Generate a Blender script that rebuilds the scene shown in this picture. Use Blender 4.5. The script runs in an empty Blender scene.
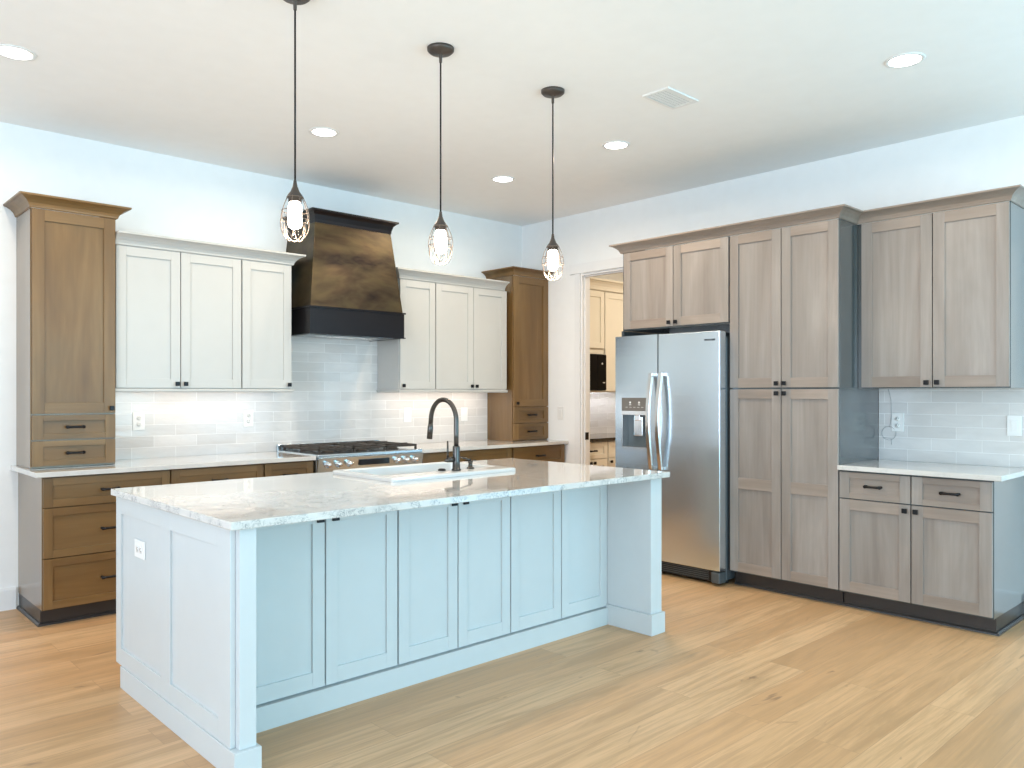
import bpy, bmesh, math, random
from mathutils import Vector, Matrix
random.seed(7)
C = bpy.context.scene.collection
PI = math.pi
SC = bpy.context.scene

# ------------------------------------------------------------------ camera
cam_d = bpy.data.cameras.new('camera')
cam = bpy.data.objects.new('camera', cam_d); C.objects.link(cam)
YAW = 0.8166
cam.location = (-5.6313, -5.846, 1.3735)
cam.rotation_euler = (PI / 2, 0, YAW - PI / 2)
cam_d.sensor_fit = 'HORIZONTAL'; cam_d.sensor_width = 36.0
cam_d.lens = 791.19 / 1024 * 36.0
cam_d.shift_y = (393.14 - 384) / 1024
cam_d.shift_x = (512 - 511.84) / 1024
cam_d.clip_start = 0.05
SC.camera = cam

# ------------------------------------------------------------------ look
SC.view_settings.view_transform = 'Standard'
SC.view_settings.look = 'None'
SC.view_settings.exposure = 0.12
SC.view_settings.gamma = 1.0
SC.view_settings.use_curve_mapping = False

# ------------------------------------------------------------------ sky and big lights
w = bpy.data.worlds.new('World'); SC.world = w; w.use_nodes = True
bg = w.node_tree.nodes['Background']
bg.inputs[0].default_value = (0.50, 0.80, 1.0, 1); bg.inputs[1].default_value = 1.0

def area(name, loc, direction, sx, sy, power, col, shape='RECTANGLE', spread=PI):
    l = bpy.data.lights.new(name, 'AREA'); l.shape = shape; l.size = sx
    if shape in ('RECTANGLE', 'ELLIPSE'): l.size_y = sy
    l.energy = power; l.color = col; l.spread = spread
    o = bpy.data.objects.new(name, l); C.objects.link(o); o.location = loc
    o.rotation_euler = Vector(direction).to_track_quat('-Z', 'Y').to_euler()
    return o
SKYC = (0.62, 0.88, 1.0)
# daylight through the openings behind the photographer
area('daylight_front_right', (-2.45, -9.62, 1.30), (0, 1, 0.22), 4.2, 2.4, 180, (0.45, 0.83, 1.0))
area('daylight_front_left', (-7.0, -9.62, 1.30), (0, 1, 0.22), 2.6, 2.4, 40, (0.5, 0.8, 1.0))
area('daylight_right', (0.1, -7.3, 1.30), (-1, 0, 0.22), 3.2, 2.4, 70, (0.22, 0.66, 1.0))
area('daylight_left', (-9.02, -5.3, 1.45), (1, 0, 0.15), 5.2, 2.1, 225, (0.74, 0.85, 1.0))

H = 3.085   # ceiling height

# ------------------------------------------------------------------ node helpers
def newmat(name):
    m = bpy.data.materials.new(name); m.use_nodes = True
    nt = m.node_tree; b = nt.nodes['Principled BSDF']
    return m, nt, b
def nd(nt, t, **kw):
    n = nt.nodes.new(t)
    for k, v in kw.items(): setattr(n, k, v)
    return n
def link(nt, a, b): nt.links.new(a, b)
def ramp(nt, stops, fac, interp='LINEAR'):
    r = nd(nt, 'ShaderNodeValToRGB'); r.color_ramp.interpolation = interp
    e = r.color_ramp.elements
    while len(e) < len(stops): e.new(0.5)
    for el, (p, c) in zip(e, stops):
        el.position = p; el.color = (c[0], c[1], c[2], 1) if not isinstance(c, (int, float)) else (c, c, c, 1)
    link(nt, fac, r.inputs[0]); return r.outputs[0]
def mix(nt, fac, a, b, bt='MIX'):
    n = nd(nt, 'ShaderNodeMix', data_type='RGBA', blend_type=bt)
    for s, v in ((0, fac), (6, a), (7, b)):
        if isinstance(v, (int, float)): n.inputs[s].default_value = v
        elif isinstance(v, tuple): n.inputs[s].default_value = (*v[:3], 1)
        else: link(nt, v, n.inputs[s])
    return n.outputs[2]
def coords(nt, scale=(1, 1, 1), rnd=True, rot=(0, 0, 0)):
    tc = nd(nt, 'ShaderNodeTexCoord'); mp = nd(nt, 'ShaderNodeMapping')
    mp.inputs['Scale'].default_value = scale; mp.inputs['Rotation'].default_value = rot
    src = tc.outputs['Object']
    if rnd:
        oi = nd(nt, 'ShaderNodeObjectInfo'); vm = nd(nt, 'ShaderNodeVectorMath', operation='MULTIPLY_ADD')
        cmb = nd(nt, 'ShaderNodeCombineXYZ')
        for i in range(3): link(nt, oi.outputs['Random'], cmb.inputs[i])
        link(nt, cmb.outputs[0], vm.inputs[0]); vm.inputs[1].default_value = (17.3, 9.1, 23.7)
        link(nt, src, vm.inputs[2]); src = vm.outputs[0]
    link(nt, src, mp.inputs[0]); return mp.outputs[0]
def noise(nt, vec, scale, detail=3, rough=0.55, dist=0.0):
    n = nd(nt, 'ShaderNodeTexNoise'); n.inputs['Scale'].default_value = scale
    n.inputs['Detail'].default_value = detail; n.inputs['Roughness'].default_value = rough
    n.inputs['Distortion'].default_value = dist
    link(nt, vec, n.inputs['Vector']); return n.outputs['Fac']
def bump(nt, b, h, strength, dist=0.01):
    n = nd(nt, 'ShaderNodeBump'); n.inputs['Strength'].default_value = strength
    n.inputs['Distance'].default_value = dist
    link(nt, h, n.inputs['Height']); link(nt, n.outputs[0], b.inputs['Normal'])

def simple(name, col, rough=0.5, metal=0.0, coat=0.0, var=0.03, spec=0.5, bumpy=0.0, bscale=60):
    m, nt, b = newmat(name)
    v = coords(nt); n = noise(nt, v, 9.0, 3)
    dk = tuple(c * (1 - var) for c in col); lt = tuple(min(1, c * (1 + var)) for c in col)
    link(nt, ramp(nt, [(0.3, dk), (0.7, lt)], n), b.inputs['Base Color'])
    b.inputs['Roughness'].default_value = rough; b.inputs['Metallic'].default_value = metal
    b.inputs['Coat Weight'].default_value = coat; b.inputs['Specular IOR Level'].default_value = spec
    if bumpy: bump(nt, b, noise(nt, v, bscale, 3), bumpy, 0.002)
    return m
def emis(name, col, strength):
    m, nt, b = newmat(name)
    b.inputs['Base Color'].default_value = (*col, 1)
    b.inputs['Emission Color'].default_value = (*col, 1); b.inputs['Emission Strength'].default_value = strength
    return m

def stained(name, cols, axis, rough=0.38, coat=0.25):
    """stained maple: long soft streaks along one axis, cloudy blotches, fine grain"""
    m, nt, b = newmat(name)
    st = {'Z': (5.0, 5.0, 0.55), 'X': (0.55, 5.0, 5.0)}[axis]
    fi = {'Z': (60, 60, 2.2), 'X': (2.2, 60, 60)}[axis]
    n1 = noise(nt, coords(nt, st), 1.0, 4, 0.6, 0.5)
    n2 = noise(nt, coords(nt, (3.6, 3.6, 2.0)), 1.0, 3, 0.6, 0.8)
    n3 = noise(nt, coords(nt, fi), 1.0, 3, 0.6)
    c1 = ramp(nt, [(0.30, cols[0]), (0.5, cols[1]), (0.72, cols[2])], n1)
    c2 = mix(nt, ramp(nt, [(0.35, 0.0), (0.75, 0.55)], n2), c1, cols[3])
    c3 = mix(nt, ramp(nt, [(0.35, 0.13), (0.62, 0.0)], n3), c2, tuple(c * 0.62 for c in cols[0]))
    link(nt, c3, b.inputs['Base Color'])
    b.inputs['Roughness'].default_value = rough
    b.inputs['Coat Weight'].default_value = coat; b.inputs['Coat Roughness'].default_value = 0.22
    bump(nt, b, n3, 0.05, 0.001)
    return m
BR = [(0.118, 0.058, 0.017), (0.182, 0.098, 0.031), (0.262, 0.155, 0.060), (0.160, 0.102, 0.044)]
GR = [(0.205, 0.170, 0.148), (0.285, 0.247, 0.220), (0.370, 0.332, 0.305), (0.240, 0.222, 0.205)]
M = {}
M['brown_v'] = stained('brown stained maple upright', BR, 'Z', 0.42, 0.06)
M['brown_h'] = stained('brown stained maple level', BR, 'X', 0.42, 0.06)
M['grey_v'] = stained('grey stained maple upright', GR, 'Z')
M['grey_h'] = stained('grey stained maple level', [tuple(c * k for c, k in zip(q, (1.0, 0.93, 0.87))) for q in GR], 'X')
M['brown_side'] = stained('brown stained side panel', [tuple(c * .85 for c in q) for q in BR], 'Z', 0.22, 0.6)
M['grey_side_skytint'] = stained('grey stained side panel with sky tint', [tuple(c * k for c, k in zip(q, (.20, .28, .33))) for q in GR], 'Z', 0.16, 1.0)  # darker copy for side faces; reflected blue daylight tinted into the colour
SIDE = {'brown': 'brown_side', 'grey': 'grey_side_skytint'}
M['white'] = simple('warm white cabinet paint', (0.53, 0.52, 0.495), 0.35, var=0.01)
M['island_white'] = simple('white island paint', (0.565, 0.60, 0.61), 0.34, var=0.01)
M['cream'] = simple('cream cabinet paint', (0.80, 0.76, 0.66), 0.4, var=0.01)
M['trim'] = simple('white trim paint', (0.83, 0.84, 0.85), 0.4, var=0.01)
M['wall'] = simple('matte pale wall paint', (0.87, 0.885, 0.89), 0.85, var=0.012, bumpy=0.03)
M['pantry_wall'] = simple('matte cream wall paint', (0.82, 0.68, 0.48), 0.85, var=0.012)
M['ceiling'] = simple('matte white ceiling paint', (0.92, 0.92, 0.915), 0.9, var=0.01, bumpy=0.03)
M['black'] = simple('black metal hardware', (0.012, 0.012, 0.014), 0.35, 0.6)
M['iron'] = simple('black cast iron', (0.045, 0.036, 0.030), 0.5, 0.2, bumpy=0.1)
M['cage_bronze'] = simple('brown bronze wire', (0.17, 0.13, 0.105), 0.4, 0.5)
M['black_gloss'] = simple('black glass', (0.008, 0.008, 0.010), 0.10)
M['black_satin'] = simple('black satin enamel', (0.005, 0.005, 0.006), 0.3, spec=0.08)
M['black_plastic'] = simple('black plastic', (0.018, 0.018, 0.020), 0.4)
M['toe'] = simple('dark stained toe kick', (0.028, 0.025, 0.025), 0.35, coat=0.1)
M['bronze'] = simple('dark bronze metal', (0.085, 0.070, 0.060), 0.4, 0.5)
M['gunmetal'] = simple('dark faucet metal', (0.085, 0.078, 0.072), 0.25, 0.85)
M['china'] = simple('white fireclay', (0.62, 0.63, 0.63), 0.15, coat=0.2, var=0.005)
M['plate'] = simple('white switch plastic', (0.82, 0.82, 0.81), 0.35, var=0.005)
M['plate_grey'] = simple('shaded grey duct', (0.14, 0.145, 0.15), 0.6)
M['slot'] = simple('dark socket slots', (0.05, 0.05, 0.05), 0.6)
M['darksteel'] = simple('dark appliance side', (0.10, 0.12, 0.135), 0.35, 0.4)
M['chrome'] = simple('polished steel', (0.72, 0.72, 0.72), 0.15, 1.0)
M['taupe'] = simple('taupe control panel', (0.22, 0.20, 0.18), 0.3, 0.6)
M['recess'] = simple('dispenser recess grey', (0.10, 0.12, 0.13), 0.25, 0.3)
M['wire'] = simple('grey cable jacket', (0.36, 0.37, 0.38), 0.6)
M['band'] = simple('blackened steel band', (0.016, 0.014, 0.016), 0.32, 0.6)
M['lens'] = emis('lit lamp lens', (1.0, 0.97, 0.92), 9.0)
M['bulb'] = emis('lit bulb', (1.0, 0.93, 0.82), 12.0)
M['icon'] = simple('pale printed icons', (0.75, 0.75, 0.75), 0.5)
M['darkgap'] = simple('dark cabinet underside', (0.03, 0.03, 0.03), 0.7)

def steel():
    m, nt, b = newmat('brushed stainless steel')
    n = noise(nt, coords(nt, (2.0, 2.0, 420)), 1.0, 2, 0.5)
    n2 = noise(nt, coords(nt, (3, 3, 2.5)), 1.0, 2)
    link(nt, ramp(nt, [(0.3, (0.67, 0.76, 0.83)), (0.7, (0.71, 0.80, 0.87))], n), b.inputs['Base Color'])
    b.inputs['Metallic'].default_value = 1.0
    link(nt, ramp(nt, [(0.3, 0.20), (0.7, 0.23)], n), b.inputs['Roughness'])
    b.inputs['Anisotropic'].default_value = 0.4
    bump(nt, b, n2, 0.02, 0.01)
    return m
M['steel'] = steel()
def hoodmetal():
    m, nt, b = newmat('patinated bronze sheet')
    n1 = noise(nt, coords(nt, (1.5, 1.5, 3.6), False), 1.0, 4, 0.55, 0.45)
    n2 = noise(nt, coords(nt, (5, 5, 11), False), 1.0, 3, 0.6, 0.6)
    c = ramp(nt, [(0.34, (0.018, 0.012, 0.011)), (0.47, (0.066, 0.046, 0.026)), (0.58, (0.115, 0.082, 0.042)), (0.74, (0.20, 0.135, 0.075))], n1)
    c = mix(nt, ramp(nt, [(0.4, 0.0), (0.75, 0.45)], n2), c, (0.095, 0.08, 0.036))
    link(nt, c, b.inputs['Base Color'])
    b.inputs['Metallic'].default_value = 0.75
    link(nt, ramp(nt, [(0.3, 0.30), (0.7, 0.42)], n2), b.inputs['Roughness'])
    bump(nt, b, n1, 0.08, 0.02)
    return m
M['hood'] = hoodmetal()
def quartz(name, speck):
    m, nt, b = newmat(name)
    v = coords(nt, (1, 1, 1), False)
    n1 = noise(nt, v, 2.2, 5, 0.6, 0.6)
    base = ramp(nt, [(0.3, (0.58, 0.565, 0.545)), (0.65, (0.66, 0.645, 0.62))], n1)
    wv = noise(nt, v, 30.0, 4, 0.65, 3.0)
    fl = ramp(nt, [(0.440, 0.0), (0.485, 1.0), (0.525, 0.0)], wv)
    msk = ramp(nt, [(0.44, 0.0), (0.56, 1.0)], noise(nt, v, 14.0, 3))
    mm = nd(nt, 'ShaderNodeMath', operation='MULTIPLY'); link(nt, fl, mm.inputs[0]); link(nt, msk, mm.inputs[1])
    m2 = nd(nt, 'ShaderNodeMath', operation='MULTIPLY'); link(nt, mm.outputs[0], m2.inputs[0]); m2.inputs[1].default_value = speck
    c = mix(nt, m2.outputs[0], base, (0.09, 0.11, 0.13))
    link(nt, c, b.inputs['Base Color'])
    b.inputs['Roughness'].default_value = 0.07
    b.inputs['Coat Weight'].default_value = 0.5; b.inputs['Coat Roughness'].default_value = 0.03
    return m
M['quartz'] = quartz('speckled white quartz', 0.95)
M['quartz_plain'] = quartz('pale veined quartz', 0.25)
def granite():
    m, nt, b = newmat('black granite')
    n = noise(nt, coords(nt), 60, 3)
    link(nt, ramp(nt, [(0.4, (0.008, 0.008, 0.008)), (0.75, (0.05, 0.045, 0.04))], n), b.inputs['Base Color'])
    b.inputs['Roughness'].default_value = 0.06
    return m
M['granite'] = granite()
def tile(name, plane, zoff, xoff):
    """glazed handmade subway tile, 30 x 8 cm, half bond, pale grout"""
    m, nt, b = newmat(name)
    tc = nd(nt, 'ShaderNodeTexCoord'); sp = nd(nt, 'ShaderNodeSeparateXYZ'); cb = nd(nt, 'ShaderNodeCombineXYZ')
    link(nt, tc.outputs['Object'], sp.inputs[0])
    for i, (s, off) in enumerate(((plane, xoff), ('Z', zoff))):
        a = nd(nt, 'ShaderNodeMath', operation='ADD'); link(nt, sp.outputs[s], a.inputs[0]); a.inputs[1].default_value = off
        link(nt, a.outputs[0], cb.inputs[i])
    br = nd(nt, 'ShaderNodeTexBrick'); br.offset = 0.5
    br.inputs['Scale'].default_value = 1.0; br.inputs['Brick Width'].default_value = 0.302; br.inputs['Row Height'].default_value = 0.0795
    br.inputs['Mortar Size'].default_value = 0.0022; br.inputs['Mortar Smooth'].default_value = 0.3; br.inputs['Bias'].default_value = 0.0
    br.inputs['Color1'].default_value = (0.62, 0.60, 0.585, 1); br.inputs['Color2'].default_value = (0.72, 0.70, 0.685, 1)
    br.inputs['Mortar'].default_value = (0.86, 0.85, 0.84, 1)
    link(nt, cb.outputs[0], br.inputs['Vector'])
    v = coords(nt, (4, 4, 14), False); n = noise(nt, v, 1.0, 3, 0.6, 0.7)
    c = mix(nt, ramp(nt, [(0.35, 0.0), (0.75, 0.35)], n), br.outputs['Color'], (0.52, 0.505, 0.50))
    link(nt, c, b.inputs['Base Color'])
    b.inputs['Roughness'].default_value = 0.10
    n2 = noise(nt, coords(nt, (7, 7, 22), False), 1.0, 2)
    s = nd(nt, 'ShaderNodeMath', operation='MULTIPLY_ADD'); link(nt, br.outputs['Fac'], s.inputs[0]); s.inputs[1].default_value = -0.6; link(nt, n2, s.inputs[2])
    bump(nt, b, s.outputs[0], 0.35, 0.006)
    return m
def oak():
    m, nt, b = newmat('pale oak planks')
    tc = nd(nt, 'ShaderNodeTexCoord')
    br = nd(nt, 'ShaderNodeTexBrick'); br.offset = 0.37; br.offset_frequency = 2
    br.inputs['Scale'].default_value = 1.0; br.inputs['Brick Width'].default_value = 1.9; br.inputs['Row Height'].default_value = 0.19
    br.inputs['Mortar Size'].default_value = 0.0010; br.inputs['Mortar Smooth'].default_value = 0.1; br.inputs['Bias'].default_value = 0.0
    br.inputs['Color1'].default_value = (0, 0, 0, 1); br.inputs['Color2'].default_value = (1, 1, 1, 1); br.inputs['Mortar'].default_value = (0.5, 0.5, 0.5, 1)
    link(nt, tc.outputs['Object'], br.inputs['Vector'])
    # shift the grain per plank
    vm = nd(nt, 'ShaderNodeVectorMath', operation='MULTIPLY_ADD'); link(nt, br.outputs['Color'], vm.inputs[0])
    vm.inputs[1].default_value = (31.0, 17.0, 5.0); link(nt, tc.outputs['Object'], vm.inputs[2])
    def mp(s):
        q = nd(nt, 'ShaderNodeMapping'); q.inputs['Scale'].default_value = s; link(nt, vm.outputs[0], q.inputs[0]); return q.outputs[0]
    n1 = noise(nt, mp((0.9, 9, 1)), 1.0, 5, 0.6, 1.6)
    n2 = noise(nt, mp((2.2, 60, 1)), 1.0, 4, 0.65, 0.6)
    n3 = noise(nt, mp((1.6, 5.0, 1)), 1.0, 3, 0.6, 2.2)
    plank = ramp(nt, [(0.0, (0.52, 0.305, 0.150)), (0.5, (0.595, 0.36, 0.185)), (1.0, (0.65, 0.415, 0.225))], br.outputs['Color'])
    c = mix(nt, ramp(nt, [(0.36, 0.70), (0.56, 0.0)], n1), plank, (0.42, 0.255, 0.125))
    c = mix(nt, ramp(nt, [(0.38, 0.45), (0.56, 0.0)], n2), c, (0.36, 0.215, 0.105))
    c = mix(nt, ramp(nt, [(0.25, 0.8), (0.32, 0.0)], n3), c, (0.24, 0.145, 0.08))
    c = mix(nt, ramp(nt, [(0.0, 0.0), (1.0, 0.55)], br.outputs['Fac']), c, (0.25, 0.16, 0.09))
    link(nt, c, b.inputs['Base Color'])
    link(nt, ramp(nt, [(0.3, 0.34), (0.7, 0.46)], n2), b.inputs['Roughness'])
    bump(nt, b, n2, 0.05, 0.002)
    return m
M['oak'] = oak()
def glass():
    m, nt, b = newmat('seeded clear glass')
    b.inputs['Base Color'].default_value = (1, 1, 1, 1); b.inputs['Transmission Weight'].default_value = 1.0
    b.inputs['Roughness'].default_value = 0.02; b.inputs['IOR'].default_value = 1.2
    bump(nt, b, noise(nt, coords(nt), 90, 2), 0.2, 0.002)
    return m
M['glass'] = glass()

# ------------------------------------------------------------------ mesh helpers
class MB:
    def __init__(s): s.v = []; s.f = []; s.m = []; s.sm = []
    def add(s, verts, faces, m=0, smooth=False):
        o = len(s.v); s.v += [tuple(p) for p in verts]
        for f in faces: s.f.append([i + o for i in f]); s.m.append(m); s.sm.append(smooth)
        return s
    def box(s, x0, x1, y0, y1, z0, z1, m=0):
        x0, x1 = min(x0, x1), max(x0, x1); y0, y1 = min(y0, y1), max(y0, y1); z0, z1 = min(z0, z1), max(z0, z1)
        v = [(x0, y0, z0), (x1, y0, z0), (x1, y1, z0), (x0, y1, z0), (x0, y0, z1), (x1, y0, z1), (x1, y1, z1), (x0, y1, z1)]
        return s.add(v, [(0, 3, 2, 1), (4, 5, 6, 7), (0, 1, 5, 4), (1, 2, 6, 5), (2, 3, 7, 6), (3, 0, 4, 7)], m)
    def hexa(s, v, m=0):
        return s.add(v, [(0, 3, 2, 1), (4, 5, 6, 7), (0, 1, 5, 4), (1, 2, 6, 5), (2, 3, 7, 6), (3, 0, 4, 7)], m)
    def lathe(s, prof, c=(0, 0, 0), seg=24, axis='Z', m=0, smooth=True):
        vs = []; fs = []; n = len(prof)
        for k in range(seg):
            a = 2 * PI * k / seg
            for r, h in prof:
                p = (r * math.cos(a), r * math.sin(a), h)
                if axis == 'Y': p = (p[0], p[2], p[1])
                if axis == 'X': p = (p[2], p[0], p[1])
                vs.append((p[0] + c[0], p[1] + c[1], p[2] + c[2]))
        for k in range(seg):
            k2 = (k + 1) % seg
            for i in range(n - 1): fs.append((k * n + i, k2 * n + i, k2 * n + i + 1, k * n + i + 1))
        if prof[0][0] > 1e-6: fs.append([k * n for k in range(seg)][::-1])
        if prof[-1][0] > 1e-6: fs.append([k * n + n - 1 for k in range(seg)])
        return s.add(vs, fs, m, smooth)
    def cyl(s, c, r, h, seg=20, axis='Z', m=0): return s.lathe([(r, 0), (r, h)], c, seg, axis, m, True)
    def tube(s, pts, r, seg=8, m=0, closed=False):
        pts = [Vector(p) for p in pts]; n = len(pts); rings = []
        up = None
        for i, p in enumerate(pts):
            if closed: t = pts[(i + 1) % n] - pts[i - 1]
            else: t = pts[min(i + 1, n - 1)] - pts[max(i - 1, 0)]
            t.normalize()
            if up is None:
                up = Vector((0, 0, 1)) if abs(t.z) < 0.9 else Vector((1, 0, 0))
            u = up - t * up.dot(t)
            if u.length < 1e-5: u = t.orthogonal()
            u.normalize(); up = u; w_ = t.cross(u)
            rr = r[i] if isinstance(r, (list, tuple)) else r
            rings.append([p + (u * math.cos(2 * PI * k / seg) + w_ * math.sin(2 * PI * k / seg)) * rr for k in range(seg)])
        vs = [q for rg in rings for q in rg]; fs = []
        for i in range(n if closed else n - 1):
            j = (i + 1) % n
            for k in range(seg):
                k2 = (k + 1) % seg
                fs.append((i * seg + k, i * seg + k2, j * seg + k2, j * seg + k))
        if not closed:
            fs.append(list(range(seg))[::-1]); fs.append([(n - 1) * seg + k for k in range(seg)])
        return s.add(vs, fs, m, True)
    def sweep(s, path, prof, m=0, segs=None):
        """profile (offset to the right of travel, z) along a mitred level path"""
        P = [Vector((p[0], p[1])) for p in path]; n = len(P); k = len(prof); vs = []; fs = []
        def nrm(a, b): d = (b - a).normalized(); return Vector((d.y, -d.x))
        for i in range(n):
            if i == 0: mv = nrm(P[0], P[1])
            elif i == n - 1: mv = nrm(P[-2], P[-1])
            else:
                a, b = nrm(P[i - 1], P[i]), nrm(P[i], P[i + 1]); mv = (a + b) / (1 + a.dot(b))
            for o, z in prof: vs.append((P[i].x + mv.x * o, P[i].y + mv.y * o, z))
        if segs:                                   # keep only some runs of the path, with their mitred ends
            vs = vs[segs[0] * k:(segs[1] + 1) * k]; n = segs[1] - segs[0] + 1
        for i in range(n - 1):
            for j in range(k):
                j2 = (j + 1) % k
                fs.append((i * k + j, (i + 1) * k + j, (i + 1) * k + j2, i * k + j2))
        fs.append(list(range(k))); fs.append([(n - 1) * k + j for j in range(k)][::-1])
        return s.add(vs, fs, m)
    def build(s, name, mats, parent=None, bevel=0.0, seg=2, loc=None):
        me = bpy.data.meshes.new(name); me.from_pydata(s.v, [], s.f)
        bm = bmesh.new(); bm.from_mesh(me)
        bmesh.ops.recalc_face_normals(bm, faces=bm.faces)
        bm.to_mesh(me); bm.free()
        mats = mats if isinstance(mats, (list, tuple)) else [mats]
        for q in mats: me.materials.append(M[q] if isinstance(q, str) else q)
        for p, mi, sm in zip(me.polygons, s.m, s.sm): p.material_index = mi; p.use_smooth = sm
        o = bpy.data.objects.new(name, me); C.objects.link(o)
        if parent is not None: o.parent = parent
        if loc: o.location = loc
        if bevel:
            b = o.modifiers.new('bevel', 'BEVEL'); b.width = bevel; b.segments = seg
            b.limit_method = 'ANGLE'; b.angle_limit = math.radians(50)
        return o
def tag(o, label, cat, group=None):
    o['label'] = label; o['category'] = cat
    if group: o['group'] = group
    return o
def thing(name, label, cat, loc=(0, 0, 0), rz=0.0, group=None):
    o = bpy.data.objects.new(name, None); C.objects.link(o); o.empty_display_size = 0.1
    o.location = loc; o.rotation_euler = (0, 0, rz)
    return tag(o, label, cat, group)
def struct(o): o['kind'] = 'structure'; return o
R90 = -PI / 2      # things on the right-hand wall: their front looks to -X

# ------------------------------------------------------------------ room shell
X0, X1, Y0 = -9.1, 3.1, -9.7
struct(MB().box(X0 - .12, X1 + .12, Y0 - .12, 0.12, -0.1, 0).build('floor', 'oak'))
struct(MB().box(X0 - .12, X1 + .12, Y0 - .12, 0.12, H, H + 0.1).build('ceiling', 'ceiling'))
struct(MB().box(X0 - .12, X1 + .12, 0, 0.12, 0, H).build('wall_back', 'wall'))
DY0, DY1, DH = -0.812, -1.76, 2.505          # doorway to the pantry
rw = MB()
rw.box(0, 0.11, 0, DY0, 0, H).box(0, 0.11, DY0, DY1, DH, H).box(0, 0.11, DY1, -5.6, 0, H)
rw.box(0, 0.11, -5.6, -9.0, 2.52, H).box(0, 0.11, -9.0, Y0, 0, H)
struct(rw.build('wall_right', 'wall'))
lw = MB()
lw.box(X0 - .12, X0, 0, -2.6, 0, H).box(X0 - .12, X0, -2.6, -8.0, 0, 0.38).box(X0 - .12, X0, -2.6, -8.0, 2.52, H).box(X0 - .12, X0, -8.0, Y0, 0, H)
struct(lw.build('wall_left', 'wall'))
fw = MB()
fw.box(X0, -8.35, Y0 - .12, Y0, 0, H).box(-5.65, -4.6, Y0 - .12, Y0, 0, H).box(-0.3, 0.11, Y0 - .12, Y0, 0, H)
fw.box(-8.35, -5.65, Y0 - .12, Y0, 2.52, H).box(-4.6, -0.3, Y0 - .12, Y0, 2.52, H)
struct(fw.build('wall_front', 'wall'))
struct(MB().box(X1, X1 + .12, 0, Y0, 0, H).box(0.11, X1, -3.2, -3.3, 0, H).build('wall_pantry', 'pantry_wall'))
# frames of the glazed openings behind the camera
def frame_y(n, a, b, y):
    f = MB()
    for xa in (a, (a + b) / 2 - .04, b - .08): f.box(xa, xa + .08, y - .09, y - .03, 0.06, 2.46)
    f.box(a, b, y - .09, y - .03, 2.46, 2.52).box(a, b, y - .09, y - .03, 0, 0.06)
    struct(f.build(n, 'trim'))
frame_y('window_1', -4.6, -0.3, Y0); frame_y('window_2', -8.35, -5.65, Y0)
f = MB()
for ya in (-5.6, -7.26, -8.92): f.box(.05, .10, ya, ya - .08, .06, 2.46)
f.box(.05, .10, -5.6, -9.0, 2.46, 2.52).box(.05, .10, -5.6, -9.0, 0, .06)
struct(f.build('window_3', 'trim'))
f = MB()
for ya in (-2.6, -4.36, -6.16, -7.92): f.box(X0 - .10, X0 - .05, ya, ya - .08, .44, 2.46)
f.box(X0 - .10, X0 - .05, -2.6, -8.0, 2.46, 2.52).box(X0 - .10, X0 - .05, -2.6, -8.0, .38, .44)
struct(f.build('window_4', 'trim'))
# doorway casing: jambs, side casing, flat header
d = MB()
d.box(-.018, -.001, -.745, DY0, 0, DH + .005).box(-.018, -.001, DY1, DY1 - .065, 0, DH + .005)
d.box(-.024, -.001, -.685, DY1 - .12, DH + .005, DH + .098)
d.box(-.001, .111, DY0, DY0 - .016, 0, DH).box(-.001, .111, DY1, DY1 + .016, 0, DH).box(-.001, .111, DY0 - .016, DY1 + .016, DH - .016, DH)
d.box(.03, .075, DY0 - .016, DY0 - .028, 0, DH - .016).box(.03, .075, DY0 - .028, DY1 + .028, DH - .028, DH - .016)
dd = struct(d.build('door_1', 'trim', bevel=.0015))
st = MB().box(.030, .076, DY0 - .027, DY0 - .031, .93, 1.0).build('strike_plate', 'black', dd); st['label'] = 'black metal strike plate'
bprof = [(0, 0), (.015, 0), (.015, .125), (.010, .14), (0, .14)]
struct(MB().sweep([(-4.482, 0), (X0, 0)][::-1], bprof).build('baseboard_back', 'trim'))
struct(MB().sweep([(0, -4.475), (0, -5.6)], bprof).build('baseboard_right', 'trim'))

# ------------------------------------------------------------------ cabinet builders
WD = {'brown': ('brown_v', 'brown_h'), 'grey': ('grey_v', 'grey_h'), 'white': ('white', 'white'), 'cream': ('cream', 'cream'), 'island': ('island_white', 'island_white')}
def shaker(name, parent, fin, x0, x1, z0, z1, yf, t=.02, s=.062, rec=.010, mid=None, rail=None):
    """five-piece door or drawer front; its face looks to -y at y = yf"""
    r = rail or s
    b = MB()
    b.box(x0, x0 + s, yf, yf + t, z0, z1, 0).box(x1 - s, x1, yf, yf + t, z0, z1, 0)
    b.box(x0 + s, x1 - s, yf + .0002, yf + t, z0, z0 + r, 1).box(x0 + s, x1 - s, yf + .0002, yf + t, z1 - r, z1, 1)
    if mid: b.box(x0 + s, x1 - s, yf + .0002, yf + t, mid[0], mid[1], 1)
    b.box(x0 + s - .002, x1 - s + .002, yf + rec, yf + t - .001, z0 + r - .002, z1 - r + .002, 2)
    v, h = WD[fin]
    return b.build(name, [v, h, v if (z1 - z0) > .3 else h], parent, bevel=.0012)
def knob(parent, x, z, yf):
    b = MB(); b.cyl((x, yf - .016, z), .006, .017, 12, 'Y')
    b.box(x - .0145, x + .0145, yf - .026, yf - .014, z - .0145, z + .0145)
    return b.build('knob', 'black', parent, bevel=.003)
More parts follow.
